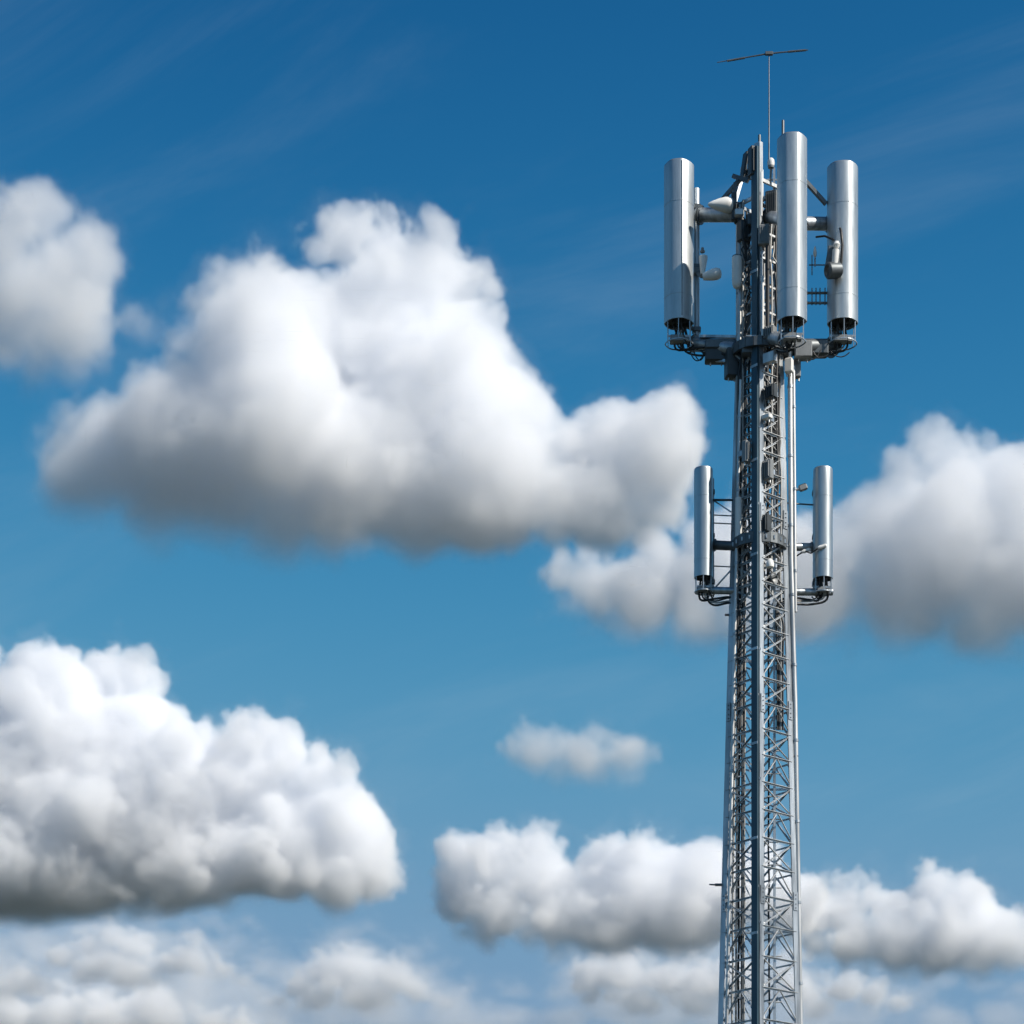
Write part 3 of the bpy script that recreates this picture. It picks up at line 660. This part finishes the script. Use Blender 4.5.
NCLASS = 9
def cloud(name, label, dist, base_py, lobes, voxel, dens=0.05, edge=12.0, base_soft=70.0, amp=1.0, gens=3, depth=0.8, seed=1, soft_lower=1.0, soft_left=0.0, squash=1.0, halo=0.10, group=None):
    """lobes: (column, row, radius) in the picture at the cloud's distance; each grows smaller billows on its surface."""
    rng = random.Random(seed)
    u = dist / FPX
    pts = []
    big = []
    for l in lobes:
        px, py, r = l[:3]
        dz = l[3] * r * u if len(l) > 3 else rng.uniform(-depth, depth) * 60 * u
        c = unproject(px, py, dist); c.y += dz
        big.append((c, r * u))
    pts += big
    cur = big
    base_z = unproject(512, base_py, dist).z
    for gen in range(gens):
        nxt = []
        for c, r in cur:
            n = (26, 12, 6)[gen]
            for _ in range(n):
                d = Vector((rng.gauss(0, 1), rng.gauss(0, 1), rng.gauss(0.25, 1))).normalized()
                cc = c + d * r * rng.uniform(0.74, 0.94)
                rr = r * rng.uniform(0.20, 0.50)
                if rr < voxel * 1.2: continue
                # keep only billows near the surface of the union
                if any((cc - o).length < q - rr * 0.55 for o, q in big if q > rr * 1.5): continue
                if cc.z < base_z: continue
                nxt.append((cc, rr))
        pts += nxt; cur = nxt
    rmax = max(r for _, r in pts); rmin = min(r for _, r in pts)
    k = NCLASS - 1
    cls = [round(k * math.log(rmax / r) / max(1e-6, math.log(rmax / rmin))) for _, r in pts]
    org = unproject(sum(l[0] for l in lobes) / len(lobes), base_py, dist)
    me = bpy.data.meshes.new(name)
    me.from_pydata([Vector((p.x - org.x, p.y - org.y, (p.z - org.z) * squash)) for p, _ in pts], [], [])
    at = me.attributes.new('size_class', 'INT', 'POINT'); at.data.foreach_set('value', cls)
    ob = bpy.data.objects.new(name, me); S.collection.objects.link(ob); ob.location = org
    ob['label'] = label; ob['category'] = 'cloud'; ob['kind'] = 'stuff'
    if group: ob['group'] = group
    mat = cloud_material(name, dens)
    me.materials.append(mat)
    # bounds
    pad = 3 * voxel + edge + 14 * u
    lo = Vector([min(p[i] - r for p, r in pts) - pad for i in range(3)]) - org
    hi = Vector([max(p[i] + r for p, r in pts) + pad for i in range(3)]) - org
    lo.z = max(lo.z, -base_soft * 1.2)
    ng = bpy.data.node_groups.new(name, 'GeometryNodeTree')
    ng.interface.new_socket('Geometry', in_out='INPUT', socket_type='NodeSocketGeometry')
    ng.interface.new_socket('Geometry', in_out='OUTPUT', socket_type='NodeSocketGeometry')
    n_, l_ = ng.nodes, ng.links
    gi = n_.new('NodeGroupInput'); go = n_.new('NodeGroupOutput')
    def math_(op, a, b=None, c=None):
        m = n_.new('ShaderNodeMath'); m.operation = op
        for i, x in enumerate((a, b, c)):
            if x is None: continue
            if isinstance(x, (int, float)): m.inputs[i].default_value = x
            else: l_.new(x, m.inputs[i])
        return m.outputs[0]
    attr = n_.new('GeometryNodeInputNamedAttribute'); attr.data_type = 'INT'; attr.inputs[0].default_value = 'size_class'
    pos = n_.new('GeometryNodeInputPosition')
    # warp
    def noise(scale, detail, rough=0.5, off=0.0, typ='FBM'):
        t = n_.new('ShaderNodeTexNoise'); t.noise_type = typ; t.normalize = True
        t.inputs['Scale'].default_value = scale; t.inputs['Detail'].default_value = detail; t.inputs['Roughness'].default_value = rough
        v = n_.new('ShaderNodeVectorMath'); v.operation = 'ADD'; v.inputs[1].default_value = (seed * 37.1 + off, seed * 11.3, off * 2)
        l_.new(pos.outputs[0], v.inputs[0]); l_.new(v.outputs[0], t.inputs['Vector'])
        return t
    wn = noise(1 / (95 * u), 3, 0.5, 21.0)
    ws = n_.new('ShaderNodeVectorMath'); ws.operation = 'MULTIPLY_ADD'
    l_.new(wn.outputs['Color'], ws.inputs[0]); ws.inputs[1].default_value = (50 * u * amp,) * 3; ws.inputs[2].default_value = (-25 * u * amp,) * 3
    wa = n_.new('ShaderNodeVectorMath'); l_.new(pos.outputs[0], wa.inputs[0]); l_.new(ws.outputs[0], wa.inputs[1]); wpos = wa.outputs[0]
    if squash != 1.0:
        wq = n_.new('ShaderNodeVectorMath'); wq.operation = 'MULTIPLY'; wq.inputs[1].default_value = (1, 1, squash); l_.new(wpos, wq.inputs[0]); wpos = wq.outputs[0]
    d = None
    for c in sorted(set(cls)):
        rad = rmax * (rmin / rmax) ** (c / k)
        cmp_ = n_.new('FunctionNodeCompare'); cmp_.data_type = 'INT'; cmp_.operation = 'EQUAL'
        l_.new(attr.outputs[0], cmp_.inputs[2]); cmp_.inputs[3].default_value = c
        sg = n_.new('GeometryNodeSeparateGeometry'); sg.domain = 'POINT'
        l_.new(gi.outputs[0], sg.inputs[0]); l_.new(cmp_.outputs[0], sg.inputs[1])
        gp = n_.new('GeometryNodeProximity'); gp.target_element = 'POINTS'; l_.new(wpos, gp.inputs['Sample Position'])
        l_.new(sg.outputs[0], gp.inputs[0])
        s_ = math_('SUBTRACT', gp.outputs['Distance'], rad)
        d = s_ if d is None else math_('SMOOTH_MIN', d, s_, rad * 0.42)
    A = 20 * u * amp
    nz1 = noise(1 / (70 * u), 5, 0.55)
    d = math_('ADD', d, math_('MULTIPLY', math_('SUBTRACT', nz1.outputs[0], 0.5), 1.7 * A))
    vo = n_.new('ShaderNodeTexVoronoi'); vo.feature = 'F1'; vo.inputs['Scale'].default_value = 1 / (30 * u)
    vo.inputs['Detail'].default_value = 1.0; vo.inputs['Roughness'].default_value = 0.55; vo.inputs['Lacunarity'].default_value = 2.3
    l_.new(wpos, vo.inputs['Vector'])
    d = math_('ADD', d, math_('MULTIPLY', math_('SUBTRACT', vo.outputs['Distance'], 0.50), 0.60 * A))
    nz2 = noise(1 / (9 * u), 3, 0.55, 5.0)
    d = math_('ADD', d, math_('MULTIPLY', math_('SUBTRACT', nz2.outputs[0], 0.5), 0.52 * A))
    sx = n_.new('ShaderNodeSeparateXYZ'); l_.new(pos.outputs[0], sx.inputs[0])
    z = sx.outputs[2]
    # edges: crisp on the billows, wispy towards the base
    mr = n_.new('ShaderNodeMapRange'); mr.interpolation_type = 'SMOOTHSTEP'
    l_.new(z, mr.inputs[0]); mr.inputs[1].default_value = 0; mr.inputs[2].default_value = 2.2 * base_soft
    mr.inputs[3].default_value = edge * (1 + 4 * soft_lower); mr.inputs[4].default_value = edge
    ed = mr.outputs[0]
    if soft_left:                     # the thin, old end of the cloud is melting away
        ml = n_.new('ShaderNodeMapRange'); ml.interpolation_type = 'SMOOTHSTEP'
        l_.new(sx.outputs[0], ml.inputs[0]); ml.inputs[1].default_value = lo.x; ml.inputs[2].default_value = lo.x + (hi.x - lo.x) * 0.5
        ml.inputs[3].default_value = 1 + soft_left; ml.inputs[4].default_value = 1
        ed = math_('MULTIPLY', ed, ml.outputs[0])
    rho = math_('DIVIDE', math_('MULTIPLY', d, -1.0), ed)
    c1 = n_.new('ShaderNodeClamp'); l_.new(rho, c1.inputs[0])
    c2 = n_.new('ShaderNodeClamp'); l_.new(math_('MULTIPLY', rho, 0.13), c2.inputs[0])
    # crisp skin over a core that thickens inwards, with a thin torn veil round it
    hm = n_.new('ShaderNodeMapRange'); hm.interpolation_type = 'SMOOTHSTEP'
    nzh = noise(1 / (42 * u), 5, 0.62, 33.0)
    l_.new(math_('ADD', d, math_('MULTIPLY', math_('SUBTRACT', nzh.outputs[0], 0.5), 75 * u)), hm.inputs[0])
    hm.inputs[1].default_value = 16 * u; hm.inputs[2].default_value = -14 * u; hm.inputs[3].default_value = 0.0; hm.inputs[4].default_value = halo
    cl = n_.new('ShaderNodeClamp')
    l_.new(math_('ADD', math_('ADD', math_('MULTIPLY', c1.outputs[0], 0.46), math_('MULTIPLY', c2.outputs[0], 0.54)), hm.outputs[0]), cl.inputs[0])
    # base: fades out over base_soft, ragged
    nz3 = noise(1 / (60 * u), 4, 0.6, 9.0)
    zb = math_('ADD', z, math_('MULTIPLY', math_('SUBTRACT', nz3.outputs[0], 0.5), 0.9 * base_soft))
    mb = n_.new('ShaderNodeMapRange'); mb.interpolation_type = 'SMOOTHSTEP'
    l_.new(zb, mb.inputs[0]); mb.inputs[1].default_value = -base_soft * 0.5; mb.inputs[2].default_value = base_soft
    den = math_('MULTIPLY', cl.outputs[0], mb.outputs[0])
    den = math_('MULTIPLY', den, math_('GREATER_THAN', den, 0.004))
    vc = n_.new('GeometryNodeVolumeCube')
    l_.new(den, vc.inputs['Density'])
    vc.inputs['Min'].default_value = lo; vc.inputs['Max'].default_value = hi
    for i, a in enumerate('XYZ'):
        vc.inputs['Resolution ' + a].default_value = max(8, int((hi[i] - lo[i]) / voxel))
    sm = n_.new('GeometryNodeSetMaterial'); sm.inputs['Material'].default_value = mat
    l_.new(vc.outputs[0], sm.inputs[0]); l_.new(sm.outputs[0], go.inputs[0])
    md = ob.modifiers.new('cloud', 'NODES'); md.node_group = ng
    return ob


CLOUDS = [
 dict(label='largest white cumulus cloud with two domed peaks and a long dark base', dist=3200, base=572, voxel=2.8, seed=33, edge=6, dens=0.048, bs=56, sl=5.0, halo=0.02, amp=0.88, lobes=[
   (346,236,36,0),(382,252,38,.2),(428,280,46,.1),(452,296,40,.2),(470,345,36,0),(265,268,24,-.3),(240,290,36,-.4),(202,304,24,-.3),(225,280,24,-.3),(245,325,44,-.5),(190,345,28,-.2),(300,340,52,-.5),(375,345,84,.25),(270,390,70,-.6),
   (200,385,42,-.3),(440,390,68,.1),(510,420,46,-.1),(545,440,44,0),(590,418,18,0),(605,450,46,.2),(658,452,46,0),(650,500,40,.2),(670,480,34,.1),(600,505,46,.1),(110,445,52,.2),(85,470,50,0),(150,490,60,0),(185,460,72,-.4),
   (280,455,84,-.75),(370,470,80,-.2),(480,480,68,0),(560,500,52,0),(150,392,20,.2),(330,520,50,-.3),(220,505,56,-.4),(160,500,46,-.2),(280,525,52,-.3),(420,520,48,0),(250,345,46,-.5)]),
 dict(label='rounded grey white cloud cut by the left edge, beside the largest cloud', dist=2900, base=390, voxel=3.6, seed=7, edge=12, dens=0.034, soft=0.8, bs=34, lobes=[
   (42,210,34,0),(8,230,44,0),(88,252,36,0),(60,275,50,.3),(20,300,54,0),(68,320,46,0),(40,350,42,0),(84,345,30,0),(0,340,36,0),(108,272,20,0),(75,372,28,0),(100,310,20,0)]),
 dict(label='small torn wisp of cloud between the left edge cloud and the largest cloud', dist=3000, base=348, voxel=3.0, seed=8, edge=24, dens=0.035, bs=20, halo=0.1, lobes=[
   (126,318,18,0),(145,328,14,0),(110,330,14,0),(98,372,20,0),(118,388,18,0),(140,360,12,0)]),
 dict(label='broad cumulus cloud running out of the right edge behind the tall mast', dist=3500, base=660, voxel=3.4, seed=5, edge=8, dens=0.034, bs=55, sl=0.8, lobes=[
   (940,456,30,0),(905,482,32,0),(965,488,44,.3),(1010,490,46,0),(1060,500,60,0),(880,530,44,0),(940,550,74,0),(1020,560,80,0),(1090,570,80,0),(855,570,36,0),(830,565,48,0),(812,605,44,0),(850,530,36,0),(845,600,36,0),(900,610,44,0),(990,620,56,0),(1070,620,60,0),(810,625,26,0),(850,635,26,0)]),
 dict(label='low soft grey cloud bank directly behind the middle of the lattice mast', dist=3700, base=652, voxel=4.0, seed=6, edge=12, dens=0.045, bs=45, lobes=[
   (563,578,24,0),(590,590,34,0),(600,596,36,0),(640,604,44,0),(680,580,42,.3),(720,565,46,0),(765,575,42,0),(700,615,40,0),(750,617,40,0),(690,535,28,0),(650,548,24,0),(800,605,40,0),(650,625,26,0),(790,560,42,0),(818,590,46,0),(770,618,42,0),(740,540,36,0)]),
 dict(label='tiny faint wisp of cloud alone left of the middle cloud bank', dist=3700, base=640, voxel=3.2, seed=9, edge=14, dens=0.014, bs=20, lobes=[(538,617,10,0),(530,616,7,0)]),
 dict(label='bright cumulus cloud in the lower left with a rounded tower at its left end', dist=5000, base=915, voxel=4.4, seed=12, edge=8, amp=0.8, dens=0.055, bs=36, lobes=[
   (45,672,28,0),(10,694,38,0),(132,680,34,0),(95,698,42,.3),(60,745,66,0),(140,735,44,0),(205,758,32,0),(278,750,30,0),(245,790,58,0),(318,785,40,0),(345,830,44,.2),(370,872,30,0),(150,815,80,0),
   (60,820,80,0),(60,860,70,0),(130,860,60,0),(0,860,80,0),(0,790,80,0),(250,850,60,0),(330,880,42,0),(290,840,50,0),(310,820,44,.3),(-60,760,80,0),(-60,850,80,0),(180,870,50,0)]),
 dict(label='small oval cloud floating alone below the centre of the picture', dist=4300, base=795, voxel=4.0, seed=13, edge=18, dens=0.032, bs=36, lobes=[
   (540,746,30,0),(517,744,20,0),(585,757,32,0),(625,760,27,0),(560,768,22,0),(645,758,13,0),(600,768,20,0)]),
 dict(label='wide lumpy cumulus cloud low down, left of and behind the mast', dist=5500, base=955, voxel=4.8, seed=14, edge=9, dens=0.045, bs=42, lobes=[
   (490,862,38,0),(458,862,25,0),(535,876,42,0),(565,894,40,.3),(602,870,36,0),(652,868,40,0),(630,894,54,0),(700,884,46,0),(500,905,44,0),(560,918,42,0),(680,918,46,0),(745,890,44,0),(792,905,38,0),(610,922,46,0),(460,895,30,0)]),
 dict(label='lumpy cumulus cloud low down, right of the mast', dist=5600, base=980, voxel=4.8, seed=15, edge=9, dens=0.045, bs=42, lobes=[
   (930,892,32,0),(893,908,34,0),(970,914,38,.2),(845,912,30,0),(1000,936,32,0),(818,910,26,0),(900,940,42,0),(945,942,42,0),(858,940,34,0),(1010,955,26,0),(985,955,32,0),(815,940,24,0)]),
 dict(label='hazy grey cloud bank along the bottom under the lower left cloud', dist=7000, base=1075, voxel=10, seed=16, edge=40, dens=0.0055, bs=70, sq=1.9, halo=0.12, lobes=[
   (40,945,40,0),(95,938,46,0),(150,945,50,0),(205,955,44,0),(-20,950,40,0),(0,985,54,0),(60,990,60,0),(125,985,60,0),(190,990,60,0),(245,995,46,0),(20,1025,60,0),(90,1030,60,0),(160,1030,60,0),(230,1030,56,0),(240,940,30,0)]),
 dict(label='hazy cloud at the bottom edge, between the left bank and the mast', dist=7200, base=1075, voxel=10, seed=17, edge=40, dens=0.0055, bs=70, sq=1.9, halo=0.12, lobes=[
   (300,978,42,0),(350,970,50,0),(400,982,48,0),(445,992,36,0),(280,1010,46,0),(335,1010,54,0),(390,1015,54,0),(450,1018,50,0),(510,1022,46,0),(560,1026,40,0),(310,1040,50,0),(470,1040,50,0)]),
 dict(label='hazy cloud bank at the bottom edge behind the foot of the mast', dist=7200, base=1075, voxel=10, seed=18, edge=40, dens=0.0055, bs=70, sq=1.9, halo=0.12, lobes=[
   (585,978,40,0),(630,975,48,0),(680,978,50,0),(735,985,50,0),(790,985,50,0),(840,990,46,0),(885,1000,36,0),(600,1010,46,0),(660,1014,54,0),(730,1018,54,0),(800,1018,54,0),(860,1025,46,0),(940,1022,44,0),(1000,1018,44,0)]),
 dict(label='row of small pale cloud crests low in the left corner, in front of the hazy bank', dist=6600, base=1000, voxel=6.5, seed=21, edge=14, dens=0.034, bs=45, sq=1.35, halo=0.05, lobes=[
   (112,932,22,0),(88,942,22,0),(135,946,20,0),(60,950,20,0),(190,958,22,0),(215,966,20,0),(165,966,22,0),(30,984,24,0),(5,990,26,0),(90,968,24,0),(130,975,24,0),(235,975,16,0)]),
 dict(label='row of pale cloud crests low between the left corner and the mast', dist=6600, base=1022, voxel=6.5, seed=22, edge=14, dens=0.034, bs=45, sq=1.35, halo=0.05, lobes=[
   (325,968,24,0),(352,970,26,0),(385,980,24,0),(298,984,20,0),(412,990,20,0),(320,998,26,0),(365,1000,26,0),(440,998,18,0),(275,996,16,0)]),
 dict(label='row of pale cloud crests low behind the foot of the mast', dist=6600, base=1026, voxel=6.5, seed=23, edge=14, dens=0.034, bs=45, sq=1.35, halo=0.05, lobes=[
   (590,978,22,0),(625,972,26,0),(665,974,28,0),(700,980,28,0),(740,985,28,0),(790,985,28,0),(835,984,26,0),(870,994,24,0),(640,998,28,0),(700,1005,28,0),(810,1005,26,0),(895,1003,16,0)]),
 dict(label='lowest pale cloud crests cut by the bottom edge in the left corner', dist=6900, base=1060, voxel=6.5, seed=24, edge=15, dens=0.03, bs=45, sq=1.35, halo=0.05, lobes=[
   (10,1012,32,0),(55,1010,30,0),(100,1012,26,0),(150,1012,28,0),(200,1015,26,0),(235,1022,20,0),(120,1035,30,0),(40,1040,30,0)]),
]
for c in CLOUDS:
    cloud('cloud', c['label'], c['dist'], c['base'], c['lobes'], c['voxel'], dens=c['dens'], edge=c['edge'], seed=c['seed'],
          base_soft=c.get('bs', 45 * c['dist'] / 3200), soft_lower=c.get('soft', 1.0), soft_left=c.get('sl', 0.0), squash=c.get('sq', 1.0), amp=c.get('amp', 0.9), halo=c.get('halo', 0.02), group='cumulus clouds in the sky')
